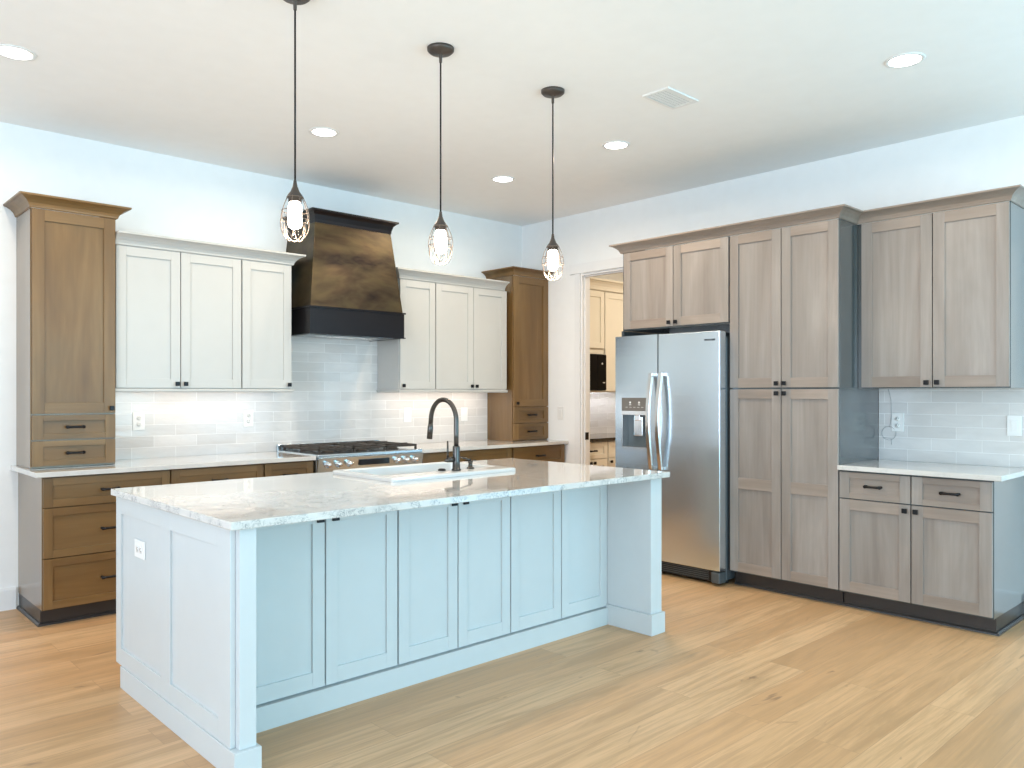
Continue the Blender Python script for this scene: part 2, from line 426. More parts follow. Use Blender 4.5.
def pull(parent, x, z, yf, L=.088):
    b = MB()
    for sx in (-1, 1):
        xx = x + sx * L / 2
        b.lathe([(.0001, -.034), (.008, -.033), (.011, -.026), (.009, -.018), (.006, -.010), (.009, -.002), (.009, .001)], (xx, yf, z), 14, 'Y')
    b.tube([(x - L / 2, yf - .026, z), (x - L / 4, yf - .028, z), (x, yf - .029, z), (x + L / 4, yf - .028, z), (x + L / 2, yf - .026, z)], [.0085, .0075, .007, .0075, .0085], 10)
    return b.build('pull', 'black', parent)
def cabinet(name, label, cat, loc, rz, W, D, z0, z1, fin, fronts, group=None, toe=False, body=True, s=.062):
    """local x runs left to right seen from the front, back at y = 0, carcass front at y = -D"""
    t = thing(name, label, cat, loc, rz, group)
    zb = .10 if toe else z0
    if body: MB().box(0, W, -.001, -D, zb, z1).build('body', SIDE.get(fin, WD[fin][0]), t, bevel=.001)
    if toe:
        MB().box(.004, W - .004, -.001, -D + .055, 0, .0995).build('toe_kick', 'toe', t)
    for fr in fronts:
        kind, a, b, c, e = fr[:5]; opt = fr[5] if len(fr) > 5 else {}
        yf = -D - .0205
        o = shaker(kind, t, fin, a, b, c, e, yf, mid=opt.get('mid'), s=opt.get('s', s), rail=opt.get('rail'))
        if 'k' in opt: knob(o, opt['k'][0], opt['k'][1], yf)
        if 'p' in opt: pull(o, opt['p'][0], opt['p'][1], yf)
    return t
# ---- back wall base cabinets (brown)
DB = .60
def dr(a, b, c, e, **o): return ('drawer', a, b, c, e, dict(s=.05, rail=.045, p=((a + b) / 2, (c + e) / 2), **o))
cabinet('base_cabinet', 'brown three-drawer base cabinet at the left end of the back wall', 'cabinet', (-4.469, 0, 0), 0, .727, DB, 0, .883, 'brown',
        [dr(.004, .723, .703, .875), dr(.004, .723, .406, .697), dr(.004, .723, .106, .400)], 'brown base cabinets along the back wall', toe=True)
cabinet('base_cabinet', 'brown base cabinet between the three-drawer cabinet and the narrow one beside the range', 'cabinet', (-3.740, 0, 0), 0, .638, DB, 0, .883, 'brown',
        [dr(.004, .634, .703, .875), ('door', .004, .317, .106, .697, dict(k=(.285, .665))), ('door', .321, .634, .106, .697, dict(k=(.353, .665)))], 'brown base cabinets along the back wall', toe=True)
cabinet('base_cabinet', 'narrow brown base cabinet directly left of the gas range', 'cabinet', (-3.100, 0, 0), 0, .385, DB, 0, .883, 'brown',
        [dr(.004, .381, .703, .875), ('door', .004, .381, .106, .697, dict(k=(.349, .665)))], 'brown base cabinets along the back wall', toe=True)
cabinet('base_cabinet', 'wide brown base cabinet directly right of the gas range', 'cabinet', (-1.755, 0, 0), 0, 1.043, DB, 0, .883, 'brown',
        [dr(.030, 1.030, .703, .875), ('door', .030, .528, .106, .697, dict(k=(.496, .665))), ('door', .532, 1.030, .106, .697, dict(k=(.564, .665)))], 'brown base cabinets along the back wall', toe=True)
cabinet('base_cabinet', 'brown base cabinet in the corner next to the doorway wall', 'cabinet', (-.711, 0, 0), 0, .708, DB, 0, .883, 'brown',
        [dr(.010, .690, .703, .875), ('door', .010, .348, .106, .697, dict(k=(.316, .665))), ('door', .352, .690, .106, .697, dict(k=(.384, .665)))], 'brown base cabinets along the back wall', toe=True)
# ---- shoe mouldings under the toe kicks
shoe = [(0, 0), (.014, 0), (.012, .009), (.006, .016), (0, .018)]
struct(MB().sweep([(-4.466, -.002), (-4.466, -.545), (-2.715, -.545)], shoe).build('trim_1', 'toe'))
struct(MB().sweep([(-.555, -2.795), (-.555, -4.460), (-.002, -4.460)], shoe).build('trim_2', 'toe'))
# ---- worktops on the back wall
tag(MB().box(-4.511, -2.713, -.002, -.655, .884, .914).build('countertop', 'quartz_plain', bevel=.003), 'long white quartz countertop on the brown base cabinets left of the range', 'countertop')
tag(MB().box(-1.757, -.002, -.002, -.655, .884, .914).build('countertop', 'quartz_plain', bevel=.003), 'white quartz countertop on the brown base cabinets right of the range', 'countertop')
# ---- brown towers standing on the worktops
DT = .365
def tower(label, x, W, kx):
    t = cabinet('tower_cabinet', label, 'cabinet', (x, 0, 0), 0, W, DT, .915, 2.497, 'brown', [
        ('door', .006, W - .004, 1.246, 2.492, dict(k=(kx, 1.278), s=.068)),
        ('drawer', .006, W - .004, 1.088, 1.239, dict(s=.06, rail=.036, p=(W / 2, 1.164))),
        ('drawer', .006, W - .004, .926, 1.081, dict(s=.06, rail=.036, p=(W / 2, 1.004)))], 'brown tower cabinets on the back countertop')
    return t
CROWN = [(0, 0), (.006, 0), (.010, .006), (.012, .018), (.020, .042), (.036, .066), (.056, .084), (.066, .090), (.074, .092), (.076, .098), (.076, .110), (0, .110)]
def crown_prof(z, hs=1.0, ps=1.0): return [(o * ps, z + h * hs) for o, h in CROWN]
tl = tower('tall brown tower cabinet at the left end of the back wall', -4.479, .480, .450)
c_ = MB().sweep([(0, -.001), (0, -.386), (.480, -.386), (.480, -.001)], crown_prof(2.4945, .66, .95)).build('crown_moulding', 'brown_h', tl)
trr = tower('tall brown tower cabinet in the corner by the doorway', -.477, .474, .040)
MB().sweep([(0, -.001), (0, -.386), (.474, -.386)], crown_prof(2.4945, .62, .95)).build('crown_moulding', 'brown_h', trr)
# ---- white upper cabinets
DU = .325; ZU0, ZU1 = 1.404, 2.345
GW = 'white upper cabinets on the back wall'
cabinet('upper_cabinet', 'white two-door upper cabinet next to the left tower', 'cabinet', (-3.997, 0, 0), 0, .858, DU, ZU0, ZU1, 'white', [
    ('door', .010, .420, 1.409, 2.338, dict(k=(.396, 1.437))), ('door', .426, .853, 1.409, 2.338, dict(k=(.452, 1.437)))], GW)
cabinet('upper_cabinet', 'white single-door upper cabinet directly left of the range hood', 'cabinet', (-3.138, 0, 0), 0, .392, DU, ZU0, ZU1, 'white', [
    ('door', .004, .388, 1.409, 2.338, dict(k=(.364, 1.437)))], GW)
cabinet('upper_cabinet', 'white single-door upper cabinet directly right of the range hood', 'cabinet', (-1.757, 0, 0), 0, .380, DU, ZU0, ZU1, 'white', [
    ('door', .004, .375, 1.409, 2.338, dict(k=(.030, 1.437)))], GW)
cabinet('upper_cabinet', 'white two-door upper cabinet next to the corner tower', 'cabinet', (-1.376, 0, 0), 0, .850, DU, ZU0, ZU1, 'white', [
    ('door', .005, .430, 1.409, 2.338, dict(k=(.404, 1.437))), ('door', .435, .846, 1.409, 2.338, dict(k=(.461, 1.437)))], GW)
wc = [(o, 2.339 + h * .72) for o, h in CROWN]
tag(MB().sweep([(-3.996, -.346), (-2.745, -.346), (-2.745, -.001)], wc).build('crown_moulding', 'white'), 'white crown moulding on top of the upper cabinets left of the hood', 'moulding')
tag(MB().sweep([(-1.758, -.001), (-1.758, -.346), (-.565, -.346)], wc).build('crown_moulding', 'white'), 'white crown moulding on top of the upper cabinets right of the hood', 'moulding')
rp = [(0, 0), (.006, .0), (.012, .010), (.012, .020), (.004, .0245), (-.02, .0245), (-.02, 0)]
rp = [(o, 1.379 + h) for o, h in rp]
tag(MB().sweep([(-3.996, -.345), (-2.746, -.345), (-2.746, -.012)], rp).build('light_rail', 'white'), 'white light rail under the upper cabinets left of the hood', 'moulding')
tag(MB().sweep([(-1.757, -.012), (-1.757, -.345), (-.527, -.345)], rp).build('light_rail', 'white'), 'white light rail under the upper cabinets right of the hood', 'moulding')
# ---- tiles
M['tile_back'] = tile('glazed tile back', 'X', -1.309 + .0795 * 20, 2.578 + 6.04)
M['tile_right'] = tile('glazed tile right', 'Y', -.914 + .0795 * 20, 9.06)
b = MB().box(-3.998, -.479, -.0005, -.010, .9145, 1.4035).box(-2.744, -1.758, -.0005, -.010, 1.4035, 2.2)
tag(b.build('tile_backsplash', 'tile_back'), 'white glazed brick-pattern tile backsplash on the back wall behind the range', 'backsplash')

# ------------------------------------------------------------------ right-hand wall run (grey)
DG = .61
FY = -1.813
t = fcab = cabinet('fridge_cabinet', 'grey-brown two-door cabinet above the refrigerator', 'cabinet', (-.001, FY, 0), R90, .976, DG, 1.872, 2.497, 'grey', [
    ('door', .022, .494, 1.884, 2.492, dict(k=(.466, 1.912), s=.066)), ('door', .500, .970, 1.884, 2.492, dict(k=(.528, 1.912), s=.066))])
MB().box(0, .016, -.001, -DG - .0205, 0, 1.871).build('side_panel', 'grey_side_skytint', t, bevel=.001)
PY = FY - .977
pcab = cabinet('pantry_cabinet', 'tall grey-brown four-door pantry cabinet right of the refrigerator', 'cabinet', (-.001, PY, 0), R90, .793, DG, 0, 2.497, 'grey', [
    ('door', .006, .395, 1.412, 2.492, dict(k=(.370, 1.440), s=.066)), ('door', .401, .789, 1.412, 2.492, dict(k=(.426, 1.440), s=.066)),
    ('door', .006, .395, .112, 1.400, dict(k=(.370, 1.372), s=.066, mid=(.698, .776))), ('door', .401, .789, .112, 1.400, dict(k=(.426, 1.372), s=.066, mid=(.698, .776)))], toe=True)
BY = PY - .794
cabinet('base_cabinet', 'grey-brown base cabinet with two drawers over two doors right of the pantry', 'cabinet', (-.001, BY, 0), R90, .877, DG, 0, .883, 'grey', [
    ('drawer', .005, .436, .706, .872, dict(s=.062, rail=.036, p=(.220, .790))), ('drawer', .443, .873, .706, .872, dict(s=.062, rail=.036, p=(.658, .790))),
    ('door', .005, .436, .112, .699, dict(k=(.408, .664), s=.066)), ('door', .443, .873, .112, .699, dict(k=(.471, .664), s=.066))], toe=True)
ucab = cabinet('upper_cabinet', 'grey-brown two-door upper cabinet right of the pantry', 'cabinet', (-.001, BY, 0), R90, .889, .34, 1.404, 2.497, 'grey', [
    ('door', .030, .465, 1.412, 2.492, dict(k=(.437, 1.440), s=.068)), ('door', .471, .886, 1.412, 2.492, dict(k=(.499, 1.440), s=.068))])
YE = BY - .889
cgp = crown_prof(2.4945, .62, .95)
MB().sweep([(0, 0), (0, -.631), (.976, -.631)], cgp).build('crown_moulding', 'grey_h', fcab)
MB().sweep([(0, -.631), (.793, -.631), (.793, -.361), (1.5, -.361)], cgp, segs=(0, 2)).build('crown_moulding', 'grey_h', pcab)
MB().sweep([(-.001, -.631), (-.001, -.361), (.889, -.361), (.889, 0)], cgp, segs=(1, 3)).build('crown_moulding', 'grey_h', ucab)
tag(MB().box(-.660, -.002, BY - .002, -4.512, .884, .914).build('countertop', 'quartz_plain', bevel=.003), 'short white quartz countertop on the grey-brown base cabinet', 'countertop')
tag(MB().box(-.0005, -.010, BY - .001, -4.473, .9145, 1.4035).build('tile_backsplash', 'tile_right'), 'glossy white brick-pattern tile backsplash on the right wall', 'backsplash')

# ------------------------------------------------------------------ refrigerator
FW = .944
fr = thing('refrigerator', 'stainless steel side-by-side refrigerator with ice dispenser', 'refrigerator', (-.045, FY - .0235, 0), R90)
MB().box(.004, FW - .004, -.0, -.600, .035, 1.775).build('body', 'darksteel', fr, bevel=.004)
dz0, dz1, yb, yfd = .110, 1.818, -.612, -.692
zx0, zx1, zz0, zz1 = .066, .318, .935, 1.338     # dispenser cut-out
b = MB()
b.box(0, zx0, yb, yfd, dz0, dz1).box(zx1, .406, yb, yfd, dz0, dz1).box(zx0, zx1, yb, yfd, dz0, zz0).box(zx0, zx1, yb, yfd, zz1, dz1).box(zx0, zx1, yb, yb - .008, zz0, zz1)
fd = b.build('freezer_door', 'steel', fr)
rd = MB().box(.412, FW, yb, yfd, dz0, dz1).build('fridge_door', 'steel', fr, bevel=.006, seg=3)
b = MB()
b.box(zx0, zx1, yfd - .004, yb - .008, 1.236, zz1, 0)                     # control panel
b.box(zx0, zx1, yfd - .008, yb - .008, 1.205, 1.236, 1)                   # bright lip
b.box(zx0, zx0 + .008, yfd - .004, yb - .008, zz0, 1.205, 1).box(zx1 - .008, zx1, yfd - .004, yb - .008, zz0, 1.205, 1)
b.box(zx0 + .008, zx1 - .008, yfd - .006, yb - .008, zz0, zz0 + .022, 1)
b.box(zx0 + .008, zx1 - .008, yb - .0081, yb - .012, zz0 + .022, 1.205, 2)
dp = b.build('dispenser', ['taupe', 'chrome', 'recess'], fd, bevel=.001)
b = MB(); b.box(.150, .235, yb - .016, yb - .040, 1.04, 1.190).box(.165, .220, yb - .016, yb - .055, 1.16, 1.204).build('paddle', 'chrome', dp, bevel=.004)
b = MB()
for cx in (.150, .236):
    b.cyl((cx, yfd - .0055, 1.300), .009, .002, 12, 'Y').box(cx - .010, cx + .010, yfd - .0055, yfd - .004, 1.280, 1.286)
for k in range(5): b.box(.105 + k * .038, .125 + k * .038, yfd - .0055, yfd - .004, 1.262, 1.265)
b.build('control_icons', 'icon', dp)
for door, hx in ((fd, .368), (rd, .456)):
    pts = []; n = 18
    for i in range(n + 1):
        u = i / n; zz = .80 + u * .725
        pts.append((hx, yfd - .030 - .042 * math.sin(PI * u), zz))
    hb = MB()
    vs = []; fs = []
    for i, (x, y, z) in enumerate(pts):
        vs += [(x - .019, y + .008, z), (x - .016, y - .008, z), (x + .016, y - .008, z), (x + .019, y + .008, z)]
        if i: fs += [((i - 1) * 4 + j, (i - 1) * 4 + (j + 1) % 4, i * 4 + (j + 1) % 4, i * 4 + j) for j in range(4)]
    fs += [(0, 1, 2, 3), tuple(len(vs) - 4 + j for j in (3, 2, 1, 0))]
    hb.add(vs, fs, 0, False)
    for zz in (.81, 1.515): hb.box(hx - .019, hx + .019, yfd + .001, yfd - .038, zz - .015, zz + .012)
    hb.build('handle', 'chrome', door, bevel=.003)
b = MB().box(.01, FW - .01, -.60, -.640, .018, .100)
b.build('base_grille', 'black_plastic', fr, bevel=.003)
b = MB()
for k in range(5): b.box(.03, FW - .12, -.641, -.648, .030 + k * .014, .036 + k * .014)
b.build('grille_louver', 'darksteel', fr)
b = MB().box(FW - .075, FW - .004, -.601, -.690, .020, .100); b.build('foot_cover', 'darksteel', fr, bevel=.010, seg=3)
for hx in (.03, FW - .10): MB().box(hx, hx + .07, -.50, -.660, 1.7755, 1.812).build('hinge_cover', 'darksteel', fr, bevel=.006)
for hx in (.06, FW - .06):
    for yy in (-.08, -.52): MB().cyl((hx, yy, 0), .02, .036).build('foot', 'black_plastic', fr)
cu = bpy.data.curves.new('badge', 'FONT'); cu.body = 'FRIGIDAIRE'; cu.size = .0175; cu.extrude = .0006; cu.align_x = 'CENTER'; cu.offset = .0006
tmp = bpy.data.objects.new('badge', cu); C.objects.link(tmp)
bpy.context.view_layer.update()
me = bpy.data.meshes.new_from_object(tmp.evaluated_get(bpy.context.evaluated_depsgraph_get()))
bpy.data.objects.remove(tmp)
bo = bpy.data.objects.new('badge', me); C.objects.link(bo); bo.parent = rd; me.materials.append(M['black'])
bo.rotation_euler = (PI / 2, 0, 0); bo.location = (.862, yfd - .0008, 1.749)

# ------------------------------------------------------------------ gas range
RX, RW = -2.708, .946
rg = thing('gas_range', 'stainless steel gas range with black cast iron grates under the hood', 'range', (RX, -.012, 0))
MB().box(0, RW, 0, -.630, .10, .895).build('body', 'steel', rg, bevel=.002)
MB().box(.02, RW - .02, -.02, -.575, 0, .0995).build('toe_kick', 'black_plastic', rg)
MB().box(-.0, RW, -.03, -.660, .8955, .922).build('cooktop', 'steel', rg, bevel=.006)
MB().box(.0, RW, -.004, -.030, .8955, .968).build('back_trim', 'steel', rg, bevel=.003)
cp = MB(); cp.hexa([(0, -.6305, .790), (RW, -.6305, .790), (RW, -.650, .790), (0, -.650, .790), (0, -.6305, .894), (RW, -.6305, .894), (RW, -.668, .894), (0, -.668, .894)])
cp = cp.build('control_panel', 'steel', rg, bevel=.002)
MB().box(.345, .615, -.659, -.672, .826, .868).build('display', 'black_gloss', cp, bevel=.001)
for kx in (.075, .165, .255, .690, .775, .860):
    b = MB(); b.lathe([(.0245, -.655), (.0245, -.668), (.019, -.672), (.0175, -.700), (.015, -.706), (.0001, -.707)], (kx, 0, .845), 18, 'Y')
    b.build('knob', 'chrome', cp)
od = MB().box(.012, RW - .012, -.6305, -.662, .165, .780).build('oven_door', 'steel', rg, bevel=.003)
MB().box(.16, RW - .16, -.6625, -.665, .27, .62).build('oven_window', 'black_gloss', od)
b = MB(); b.tube([(.06, -.712, .735), (RW - .06, -.712, .735)], .012, 14)
for xx in (.09, RW - .09): b.cyl((xx, -.712, .735), .009, .052, 12, 'Y')
b.build('oven_handle', 'chrome', od)
MB().box(.012, RW - .012, -.6305, -.655, .105, .158).build('lower_panel', 'steel', rg, bevel=.002)
for k in range(3):
    gx0 = .028 + k * .298; gx1 = gx0 + .292; b = MB()
    y0, y1 = -.060, -.620; zt0, zt1 = .945, .962
    for yy in (y0, y1 + .014): b.box(gx0, gx1, yy, yy - .014, zt0, zt1)
    for xx in (gx0, gx1 - .014): b.box(xx, xx + .014, y0, y1, zt0, zt1)
    b.box(gx0, gx1, -.333, -.347, zt0, zt1)
    xm = (gx0 + gx1) / 2
    for xx in (xm - .07, xm - .006, xm + .058): b.box(xx, xx + .012, y0, y1, zt0 + .002, zt1 + .006)
    for yy in (-.19, -.48): b.box(gx0, gx1, yy, yy - .012, zt0 + .002, zt1 + .006)
    for xx in (gx0, gx1 - .016):
        for yy in (y0, -.333, y1 + .016): b.box(xx, xx + .016, yy, yy - .016, .9225, zt0 + .002)
    b.build('grate', 'iron', rg, bevel=.0025)
    for yy in (-.196, -.486):
        MB().lathe([(.052, 0), (.052, .006), (.040, .008), (.040, .014), (.034, .018), (.0001, .019)], (xm, yy, .9222), 20).build('burner', 'iron', rg)

# ------------------------------------------------------------------ range hood
hd = thing('range_hood', 'tapered bronze range hood with a black band on the back wall', 'range hood', (-2.258, -.011, 0))
ht, hb_, yt, ybm = .342, .420, -.425, -.492
z0, z1 = 2.030, 2.70
b = MB().hexa([(-hb_, 0, z0), (hb_, 0, z0), (hb_, ybm, z0), (-hb_, ybm, z0), (-ht, 0, z1), (ht, 0, z1), (ht, yt, z1), (-ht, yt, z1)])
b.build('hood_body', 'hood', hd, bevel=.003)
b = MB().sweep([(-.343, 0), (-.343, -.426), (.343, -.426), (.343, 0)], [(0, 2.675), (.004, 2.675), (.007, 2.70), (.018, 2.735), (.040, 2.755), (.050, 2.758), (.050, 2.772), (-.02, 2.772), (-.02, 2.701), (0, 2.701)])
b.box(-.345, .345, 0, -.43, 2.757, 2.771)
b.build('hood_crown', 'band', hd)
b = MB(); tk = .012
for q in ((-.428, .428, -.488, -.500), (-.428, -.416, 0, -.488), (.416, .428, 0, -.488)): b.box(q[0], q[1], q[2], q[3], 1.820, 2.029)
b.box(-.427, .427, 0, -.499, 2.020, 2.0285)
b.build('hood_band', 'band', hd, bevel=.001)
MB().sweep([(-.428, 0), (-.428, -.500), (.428, -.500), (.428, 0)], [(.0005, 2.018), (.010, 2.018), (.010, 2.030), (.0005, 2.030)]).build('hood_flange', 'band', hd)
MB().sweep([(-.428, -.38), (-.428, -.500), (.428, -.500), (.428, -.47)], [(.0005, 1.819), (.008, 1.819), (.008, 1.828), (.0005, 1.828)]).build('hood_lip', 'band', hd)
ln = MB().box(-.4155, .4155, -.001, -.4875, 1.827, 1.85)
ln = ln.build('hood_liner', 'steel', hd)
for k in range(3):
    fb = MB(); x0 = -.39 + k * .265
    for j in range(9): fb.box(x0 + j * .028, x0 + j * .028 + .018, -.08, -.42, 1.8195, 1.8265)
    fb.build('baffle_filter', 'chrome', hd)

# ------------------------------------------------------------------ island
IX0, IX1, IY0, IY1 = -4.4545, -1.863, -3.161, -1.827
ZI = .922
isl = thing('kitchen_island', 'white kitchen island with six shaker doors and panelled end', 'island', (-3.16, -2.5, 0))
class IB(MB):
    def build(s, name, mats, parent=None, bevel=0.0, seg=2, loc=None):
        s.v = [(x + 3.16, y + 2.5, z) for x, y, z in s.v]
        return MB.build(s, name, mats, parent, bevel, seg, loc)
DF = -2.800          # plane of the door faces
b = IB().box(-4.4095, -3.40, -1.86, DF + .021, .10, .8915).box(-2.44, -1.988, -1.86, DF + .021, .10, .8915)
b.box(-3.40, -2.44, -1.86, -1.90, .10, .8915).box(-3.40, -2.44, -2.62, DF + .021, .10, .8915).box(-3.40, -2.44, -1.90, -2.62, .10, .55)
b.build('body', 'island_white', isl)
IB().box(-4.3335, -1.9995, -1.93, DF - .012, 0, .0995).build('toe_kick', 'island_white', isl)
# left end panel, two recessed fields, facing -X
b = IB(); xa, xb = -4.430, -4.410
ys = [-1.826, -1.896, -2.412, -2.515, -2.992, -3.098]
for a, c in ((0, 1), (2, 3), (4, 5)): b.box(xa, xb, ys[a], ys[c], .101, .8915)
for a, c in ((1, 2), (3, 4)):
    b.box(xa, xb, ys[a], ys[c], .810, .8915).box(xa, xb, ys[a], ys[c], .101, .178)
    b.box(xa + .009, xb, ys[a], ys[c], .178, .810)
b.build('end_panel', 'island_white', isl, bevel=.0012)
IB().box(-4.4095, -4.346, DF - .002, -3.130, .1005, .8915).build('post', 'island_white', isl, bevel=.0015)
IB().box(-4.436, -4.334, -1.905, -3.148, 0, .100).build('plinth', 'island_white', isl, bevel=.0015)
IB().box(-1.9875, -1.886, -1.86, -3.118, .1185, .8915).build('end_panel', 'island_white', isl, bevel=.0015)
IB().box(-1.999, -1.872, -1.93, -3.133, 0, .118).build('plinth', 'island_white', isl, bevel=.0015)
IB().box(-4.3455, -4.284, DF, DF + .0205, .108, .8905).build('filler', 'island_white', isl)
drs = [(-4.282, -3.879, 'r'), (-3.872, -3.500, 'l'), (-3.490, -3.139, 'r'), (-3.132, -2.781, 'l'), (-2.773, -2.390, None), (-2.383, -1.991, None)]
for a, c, k in drs:
    o = shaker('door', isl, 'island', a + 3.16, c + 3.16, .108, .884, DF + 2.5, s=.058, rail=.070)
    if k:
        kx = (c - .022 if k == 'r' else a + .045) + 3.16
        MB().box(kx - .017, kx + .017, DF + 2.5 - .010, DF + 2.5 - .0005, .817, .850).build('edge_pull', 'black', o, bevel=.002)
# countertop with the sink cut-out
SX0, SX1, SY0, SY1 = -3.335, -2.470, -2.525, -1.925
cx0, cx1, cy0, cy1 = SX0 + .02, SX1 - .02, SY0 + .02, SY1 - .02
vs = []
for z in (ZI - .030, ZI):
    vs += [(IX0, IY0, z), (IX1, IY0, z), (IX1, IY1, z), (IX0, IY1, z), (cx0, cy0, z), (cx1, cy0, z), (cx1, cy1, z), (cx0, cy1, z)]
fs = []
for k in range(4):
    k2 = (k + 1) % 4
    fs += [(8 + k, 8 + k2, 12 + k2, 12 + k), (k, 4 + k, 4 + k2, k2), (k, k2, 8 + k2, 8 + k), (4 + k, 12 + k, 12 + k2, 4 + k2)]
tag(MB().add(vs, fs).build('island_countertop', 'quartz', bevel=.003), 'large speckled white quartz countertop on the kitchen island', 'countertop')
# sink
sk = thing('sink', 'white drop-in sink with raised rim set into the island countertop', 'sink', (SX0, SY0, ZI + .0006))
sw, sd = SX1 - SX0, SY1 - SY0
bx0, bx1, by0, by1 = .045, sw - .045, .135, sd - .045     # basin mouth
def loop(x0, x1, y0, y1, z, r=.03, n=4):
    pts = []
    for cx, cy, a0 in ((x1 - r, y1 - r, 0), (x0 + r, y1 - r, PI / 2), (x0 + r, y0 + r, PI), (x1 - r, y0 + r, 1.5 * PI)):
        for i in range(n + 1):
            a = a0 + PI / 2 * i / n; pts.append((cx + r * math.cos(a), cy + r * math.sin(a), z))
    return pts
def loft(loops, cap_end=True):
    vs = [p for l in loops for p in l]; n = len(loops[0]); fs = []
    for i in range(len(loops) - 1):
        for k in range(n): k2 = (k + 1) % n; fs.append((i * n + k, i * n + k2, (i + 1) * n + k2, (i + 1) * n + k))
    if cap_end: fs.append([(len(loops) - 1) * n + k for k in range(n)])
    return vs, fs
L = [loop(.03, sw - .03, .03, sd - .03, -.16), loop(.03, sw - .03, .03, sd - .03, 0.0), loop(0, sw, 0, sd, 0, .02), loop(.0, sw, .0, sd, .012, .02), loop(.004, sw - .004, .004, sd - .004, .019, .02), loop(.012, sw - .012, .012, sd - .012, .021, .02),
     loop(bx0 - .008, bx1 + .008, by0 - .008, by1 + .008, .021), loop(bx0, bx1, by0, by1, .015), loop(bx0 + .004, bx1 - .004, by0 + .004, by1 - .004, -.02), loop(bx0 + .015, bx1 - .015, by0 + .015, by1 - .015, -.19, .05), loop(bx0 + .05, bx1 - .05, by0 + .05, by1 - .05, -.205, .05)]
b = MB(); v_, f_ = loft(L[1:]); b.add(v_, f_, 0, False); b.build('basin', 'china', sk)
MB().lathe([(.045, 0), (.045, .004), (.030, .003), (.0001, -.002)], ((bx0 + bx1) / 2, (by0 + by1) / 2, -.2045), 20).build('drain', 'chrome', sk)
# faucet
ZD = ZI + .0225
fx, fy = -2.846, -2.430
fc = thing('faucet', 'dark gooseneck kitchen faucet on the sink deck', 'faucet', (fx, fy, ZD))
b = MB(); b.lathe([(.027, 0), (.027, .006), (.0215, .010), (.0205, .060), (.0205, .128), (.019, .134), (.0145, .136)], (0, 0, 0), 24); b.build('base', 'gunmetal', fc)
pts = [(0, 0, .134), (0, 0, .20), (0, 0, .27)]
r = .115
for i in range(1, 17):
    a = PI * i / 17; pts.append((0, r - r * math.cos(a), .275 + r * 1.02 * math.sin(a)))
pts += [(0, 2 * r + .003, .255)]
MB().tube(pts, .0135, 16).build('spout', 'gunmetal', fc)
e0, e1 = Vector(pts[-1]), Vector((0, 2 * r + .014, .165))
MB().tube([e0 + (e0 - e1) * -.02, e0 + (e1 - e0) * .15, e0 + (e1 - e0) * .2, e1], [.0142, .0142, .0165, .0165], 16).build('spray_head', 'gunmetal', fc)
b = MB(); b.tube([(-.018, 0, .062), (-.060, .004, .062)], [.0155, .0155], 14); b.lathe([(.0165, 0), (.0165, .012), (.008, .018), (.0001, .019)], (-.060, .004, .050), 14)
b.tube([(-.058, .004, .066), (-.056, .006, .165)], [.0065, .0045], 10)
b.build('lever_handle', 'gunmetal', fc)
sx, sy = -2.716, -2.398
sp = thing('soap_dispenser', 'short black soap dispenser pump right of the faucet', 'soap dispenser', (sx, sy, ZD))
MB().lathe([(.022, 0), (.022, .005), (.013, .010), (.011, .030), (.014, .034), (.014, .042), (.005, .046)], (0, 0, 0), 18).build('collar', 'gunmetal', sp)
MB().tube([(.004, 0, .048), (-.012, .006, .052), (-.050, .030, .066)], [.006, .005, .004], 10).build('nozzle', 'gunmetal', sp)
tag(MB().lathe([(.022, 0), (.022, .006), (.018, .008), (.016, .011), (.0001, .012)], (0, 0, 0), 20).build('air_switch', 'black', loc=(-2.912, -2.385, ZD)), 'round black air switch button left of the faucet on the sink', 'button')

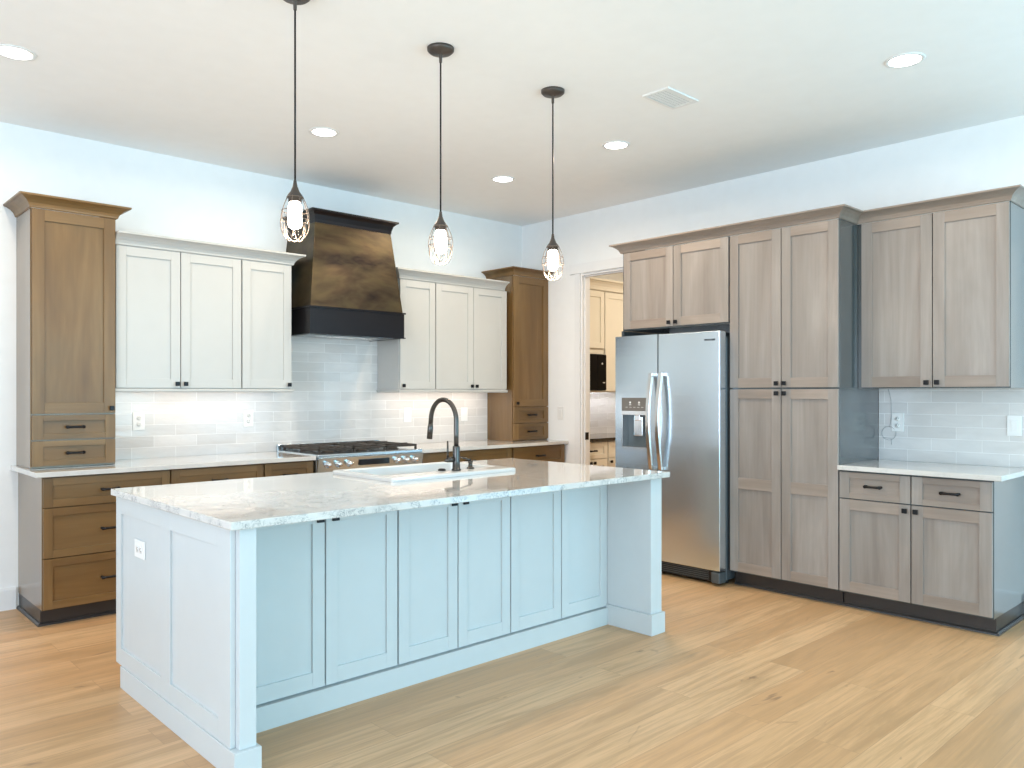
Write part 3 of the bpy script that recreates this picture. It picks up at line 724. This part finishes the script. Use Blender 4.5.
# ------------------------------------------------------------------ pendants
GP = 'cage pendant lights over the island'
for (px, lab) in ((-3.989, 'caged pendant light nearest the left end of the island'), (-3.201, 'middle caged pendant light of the three over the island'), (-2.398, 'caged pendant light nearest the right end of the island')):
    pz = 2.024 if px < -3.5 else 2.014
    p = thing('pendant_light', lab, 'pendant light', (px, -2.743, pz), 0, GP)
    zc = H - pz
    MB().lathe([(.0001, zc - .075), (.007, zc - .072), (.008, zc - .035), (.018, zc - .028), (.055, zc - .024), (.066, zc - .014), (.067, zc - .0005)], (0, 0, 0), 28).build('canopy', 'bronze', p)
    MB().tube([(0, 0, zc - .07), (0, 0, .255)], .0042, 8).build('cord', 'black', p)
    so = MB().lathe([(.0001, .262), (.006, .260), (.010, .235), (.019, .212), (.031, .196), (.034, .190), (.034, .184), (.028, .182), (.028, .168), (.0001, .168)], (0, 0, 0), 24).build('socket', 'bronze', p)
    cg = MB(); N = 8
    def prof(u):      # egg outline, u from 0 at the top to 1 at the bottom
        z = .190 - u * .150; r = .033 + (.0605 - .033) * math.sin(min(1, u / .62) * PI / 2) if u < .62 else .0605 - (.0605 - .052) * ((u - .62) / .38) ** 1.6
        return r, z
    for k in range(N):
        a = 2 * PI * k / N; pts = []
        for i in range(9):
            r, z = prof(i / 8 * .72); pts.append((r * math.cos(a), r * math.sin(a), z))
        cg.tube(pts, .0019, 6)
        a0, a1 = a - PI / N, a + PI / N * 3        # overlapping petals at the foot
        pts = []
        for i in range(15):
            u = i / 14; s_ = math.sin(PI * u); aa = a0 + (a1 - a0) * (u - .12 * math.sin(2 * PI * u))
            z = .085 - .082 * s_ ** .8; r = .0595 - .030 * s_ ** 2.2
            pts.append((r * math.cos(aa), r * math.sin(aa), z))
        cg.tube(pts, .0019, 6)
    for rr, zz in ((.034, .187), (.0555, .128), (.0600, .090)):
        cg.tube([(rr * math.cos(2 * PI * i / 28), rr * math.sin(2 * PI * i / 28), zz) for i in range(28)], .0017, 6, closed=True)
    cg.build('cage', 'cage_bronze', p)
    MB().lathe([(.0001, .052), (.014, .053), (.026, .060), (.030, .072), (.031, .100), (.030, .140), (.026, .160), (.020, .168)], (0, 0, 0), 20).build('bulb', 'bulb', so)
    pl = bpy.data.lights.new('pendant_glow', 'POINT'); pl.energy = 7; pl.color = (1, .86, .68); pl.shadow_soft_size = .03
    po = bpy.data.objects.new('pendant_glow', pl); C.objects.link(po); po.location = (px, -2.743, pz + .03)

# ------------------------------------------------------------------ recessed lights, vent
REC = [((-4.730, -1.240), 'recessed ceiling light above the left tower cabinet'), ((-2.978, -1.224), 'recessed ceiling light in front of the range hood'),
       ((-1.353, -1.189), 'recessed ceiling light near the back right corner'), ((-1.371, -2.361), 'recessed ceiling light between the air vent and the doorway'),
       ((-1.376, -4.266), 'recessed ceiling light in front of the right wall cabinets')]
WARM = (1.0, .81, .60)
def recessed(x, y, lab, power):
    t = thing('recessed_light', lab, 'ceiling light', (x, y, H), 0, 'recessed ceiling lights')
    MB().lathe([(.076, -.0005), (.078, -.006), (.094, -.005), (.097, -.0005)], (0, 0, 0), 32).build('trim_ring', 'plate', t)
    MB().lathe([(.0001, -.0035), (.075, -.0035), (.075, -.0005)], (0, 0, 0), 32).build('lens', 'lens', t)
    area('recessed_beam', (x, y, H - .008), (0, 0, -1), .14, .14, power, WARM, 'DISK', math.radians(170))
for (x, y), lab in REC: recessed(x, y, lab, 15)
vt = thing('air_vent', 'white rectangular air vent with louvers in the ceiling', 'vent', (-1.823, -3.135, H))
MB().box(-.152, .152, -.092, -.070, -.010, -.0005).box(-.152, .152, .070, .092, -.010, -.0005).box(-.152, -.128, -.070, .070, -.010, -.0005).box(.128, .152, -.070, .070, -.010, -.0005).build('frame', 'plate', vt, bevel=.002)
MB().box(-.128, .128, -.070, .070, -.002, -.0005).build('duct', 'plate_grey', vt)
for k in range(6):
    y = -.060 + k * .023
    b = MB().hexa([(-.127, y - .008, -.0065), (.127, y - .008, -.0065), (.127, y + .007, -.0095), (-.127, y + .007, -.0095), (-.127, y - .008, -.0050), (.127, y - .008, -.0050), (.127, y + .007, -.0080), (-.127, y + .007, -.0080)])
    b.build('louver', 'plate', vt)

# ------------------------------------------------------------------ switches and sockets
def plate(name, label, cat, loc, rz, kind, group=None):
    t = thing(name, label, cat, loc, rz, group)
    MB().box(-.040, .040, 0, -.006, -.064, .064).build('cover_plate', 'plate', t, bevel=.002)
    if kind == 'socket':
        for s_ in (-1, 1):
            rc = MB().lathe([(.0165, -.0062), (.0165, -.0085), (.0001, -.0085)], (0, 0, s_ * .022), 16, 'Y').build('receptacle', 'plate', t)
            b = MB()
            for xx in (-.006, .006): b.box(xx - .0012, xx + .0012, -.0086, -.0092, s_ * .022 - .001, s_ * .022 + .008)
            b.cyl((0, -.0092, s_ * .022 - .008), .002, .0006, 8, 'Y'); b.build('slot', 'slot', rc)
    else:
        MB().hexa([(-.017, -.0061, -.034), (.017, -.0061, -.034), (.017, -.0080, -.034), (-.017, -.0080, -.034), (-.017, -.0061, .034), (.017, -.0061, .034), (.017, -.0115, .034), (-.017, -.0115, .034)]).build('rocker', 'plate', t, bevel=.001)
    return t
plate('wall_outlet', 'white socket on the tiles nearest the left tower cabinet', 'outlet', (-3.740, -.0105, 1.178), 0, 'socket')
plate('wall_outlet', 'white socket on the tiles just left of the range', 'outlet', (-2.938, -.0105, 1.180), 0, 'socket')
plate('light_switch', 'white switch plate on the tiles behind the faucet', 'switch', (-1.440, -.0105, 1.178), 0, 'rocker')
plate('light_switch', 'white switch plate on the tiles next to the corner tower', 'switch', (-.777, -.0105, 1.172), 0, 'rocker')
plate('light_switch', 'white switch plate on the wall between corner tower and doorway', 'switch', (-.0005, -.548, 1.180), R90, 'rocker')
plate('wall_outlet', 'white socket beside the cable loop on the right wall tiles', 'outlet', (-.0105, -3.713, 1.175), R90, 'socket')
plate('light_switch', 'white switch plate at the right end of the right wall tiles', 'switch', (-.0105, -4.408, 1.172), R90, 'rocker')
po_ = plate('wall_outlet', 'white socket on the left end panel of the island', 'outlet', (-4.4215, -2.140, .678), R90, 'socket'); po_.rotation_euler = (0, PI / 2, R90)
pts = [(-.016, -3.652, 1.402), (-.014, -3.668, 1.33), (-.014, -3.672, 1.22), (-.015, -3.662, 1.15)]
for i in range(34):
    a = PI / 2 - 2 * PI * i / 14; pts.append((-.014 - .0008 * (i % 5), -3.655 + .047 * math.cos(a) * (1 + .02 * (i % 3)), 1.098 + .047 * math.sin(a)))
pts += [(-.014, -3.672, 1.06), (-.014, -3.672, 1.02)]
tag(MB().tube(pts, .0014, 6).build('coiled_cable', 'wire'), 'thin grey cable coiled in a loop on the right wall tiles', 'cable')

# ------------------------------------------------------------------ pantry beyond the doorway
px0 = .13
GPN = 'cream cabinets in the pantry'
t = cabinet('upper_cabinet', 'cream upper cabinet above the microwave in the pantry', 'cabinet', (px0, 0, 0), 0, .757, .34, 1.385, 2.475, 'cream', [
    ('door', .010, .376, 1.850, 2.455, dict(k=(.350, 1.878))), ('door', .382, .750, 1.850, 2.455, dict(k=(.408, 1.878)))], GPN, body=False)
MB().box(0, .757, -.001, -.34, 1.790, 2.475).box(0, .018, -.001, -.34, 1.385, 1.790).box(.739, .757, -.001, -.34, 1.385, 1.790).box(.018, .739, -.001, -.34, 1.385, 1.400).box(.018, .739, -.001, -.012, 1.400, 1.790).build('body', 'cream', t)
cabinet('upper_cabinet', 'tall cream upper cabinet right of the microwave in the pantry', 'cabinet', (px0 + .759, 0, 0), 0, .80, .34, 1.385, 2.475, 'cream', [
    ('door', .006, .396, 1.395, 2.455, dict(k=(.366, 1.425))), ('door', .402, .794, 1.395, 2.455, dict(k=(.766, 1.425)))], GPN)
tag(MB().sweep([(px0, -.361), (px0 + 1.56, -.361)], crown_prof(2.466, 1.0)).build('crown_moulding', 'cream'), 'cream crown moulding on the pantry upper cabinets', 'moulding')
mw = thing('microwave', 'black microwave in the open niche of the pantry cabinet', 'microwave', (px0 + .10, -.045, 1.4005))
MB().box(0, .637, 0, -.290, .004, .375).build('case', 'black_plastic', mw, bevel=.012, seg=3)
MB().box(-.03, .500, -.3165, -.345, .002, .383).build('glass_door', 'black_satin', mw, bevel=.004)
MB().box(.5005, .654, -.3165, -.345, .002, .383).build('control_panel', 'black_satin', mw, bevel=.012, seg=3)
MB().box(-.02, .637, -.2905, -.316, .002, .380).build('bezel', 'black_satin', mw)
b = MB().lathe([(.0001, -.3468), (.011, -.3468), (.011, -.3452)], (.580, 0, .285), 14, 'Y').box(.590, .625, -.3452, -.3468, .080, .088); b.build('control_marks', 'icon', mw)
cabinet('base_cabinet', 'cream pantry base cabinet with a drawer over two doors', 'cabinet', (px0, 0, 0), 0, .498, .60, 0, .885, 'cream', [
    dr(.008, .490, .712, .875), ('door', .008, .246, .106, .705, dict(k=(.220, .672))), ('door', .252, .490, .106, .705, dict(k=(.278, .672)))], GPN, toe=True)
cabinet('base_cabinet', 'cream pantry base cabinet partly hidden by the refrigerator', 'cabinet', (px0 + .500, 0, 0), 0, .60, .60, 0, .885, 'cream', [
    dr(.008, .592, .712, .875), ('door', .008, .592, .106, .705, dict(k=(.038, .672)))], GPN, toe=True)
tag(MB().box(.112, 1.9, -.012, -.645, .886, .918).build('countertop', 'granite', bevel=.003), 'black stone countertop in the pantry beyond the doorway', 'countertop')
tag(MB().box(.112, 1.9, -.0005, -.010, .9185, 1.3845).build('tile_backsplash', 'tile_back'), 'white tile backsplash above the black countertop in the pantry', 'backsplash')

# ------------------------------------------------------------------ lamps of the room
area('under_cabinet_left', (-3.37, -.20, 1.395), (0, .25, -1), 1.15, .03, 2.0, (1, 0.82, 0.66))
area('under_cabinet_right', (-1.15, -.20, 1.395), (0, .25, -1), 1.15, .03, 2.7, (1, 0.84, 0.7))
area('hood_lamp', (-2.258, -.26, 1.82), (0, 0, -1), .5, .06, 0.4, (1, .93, .85))
area('pantry_lamp', (1.3, -1.7, H - .02), (0, 0, -1), .3, .3, 36, (1, 0.88, 0.7), 'DISK')
area('pantry_under_cabinet', (1.1, -.20, 1.375), (0, .2, -1), 1.0, .03, 2.5, (.92, .96, 1))
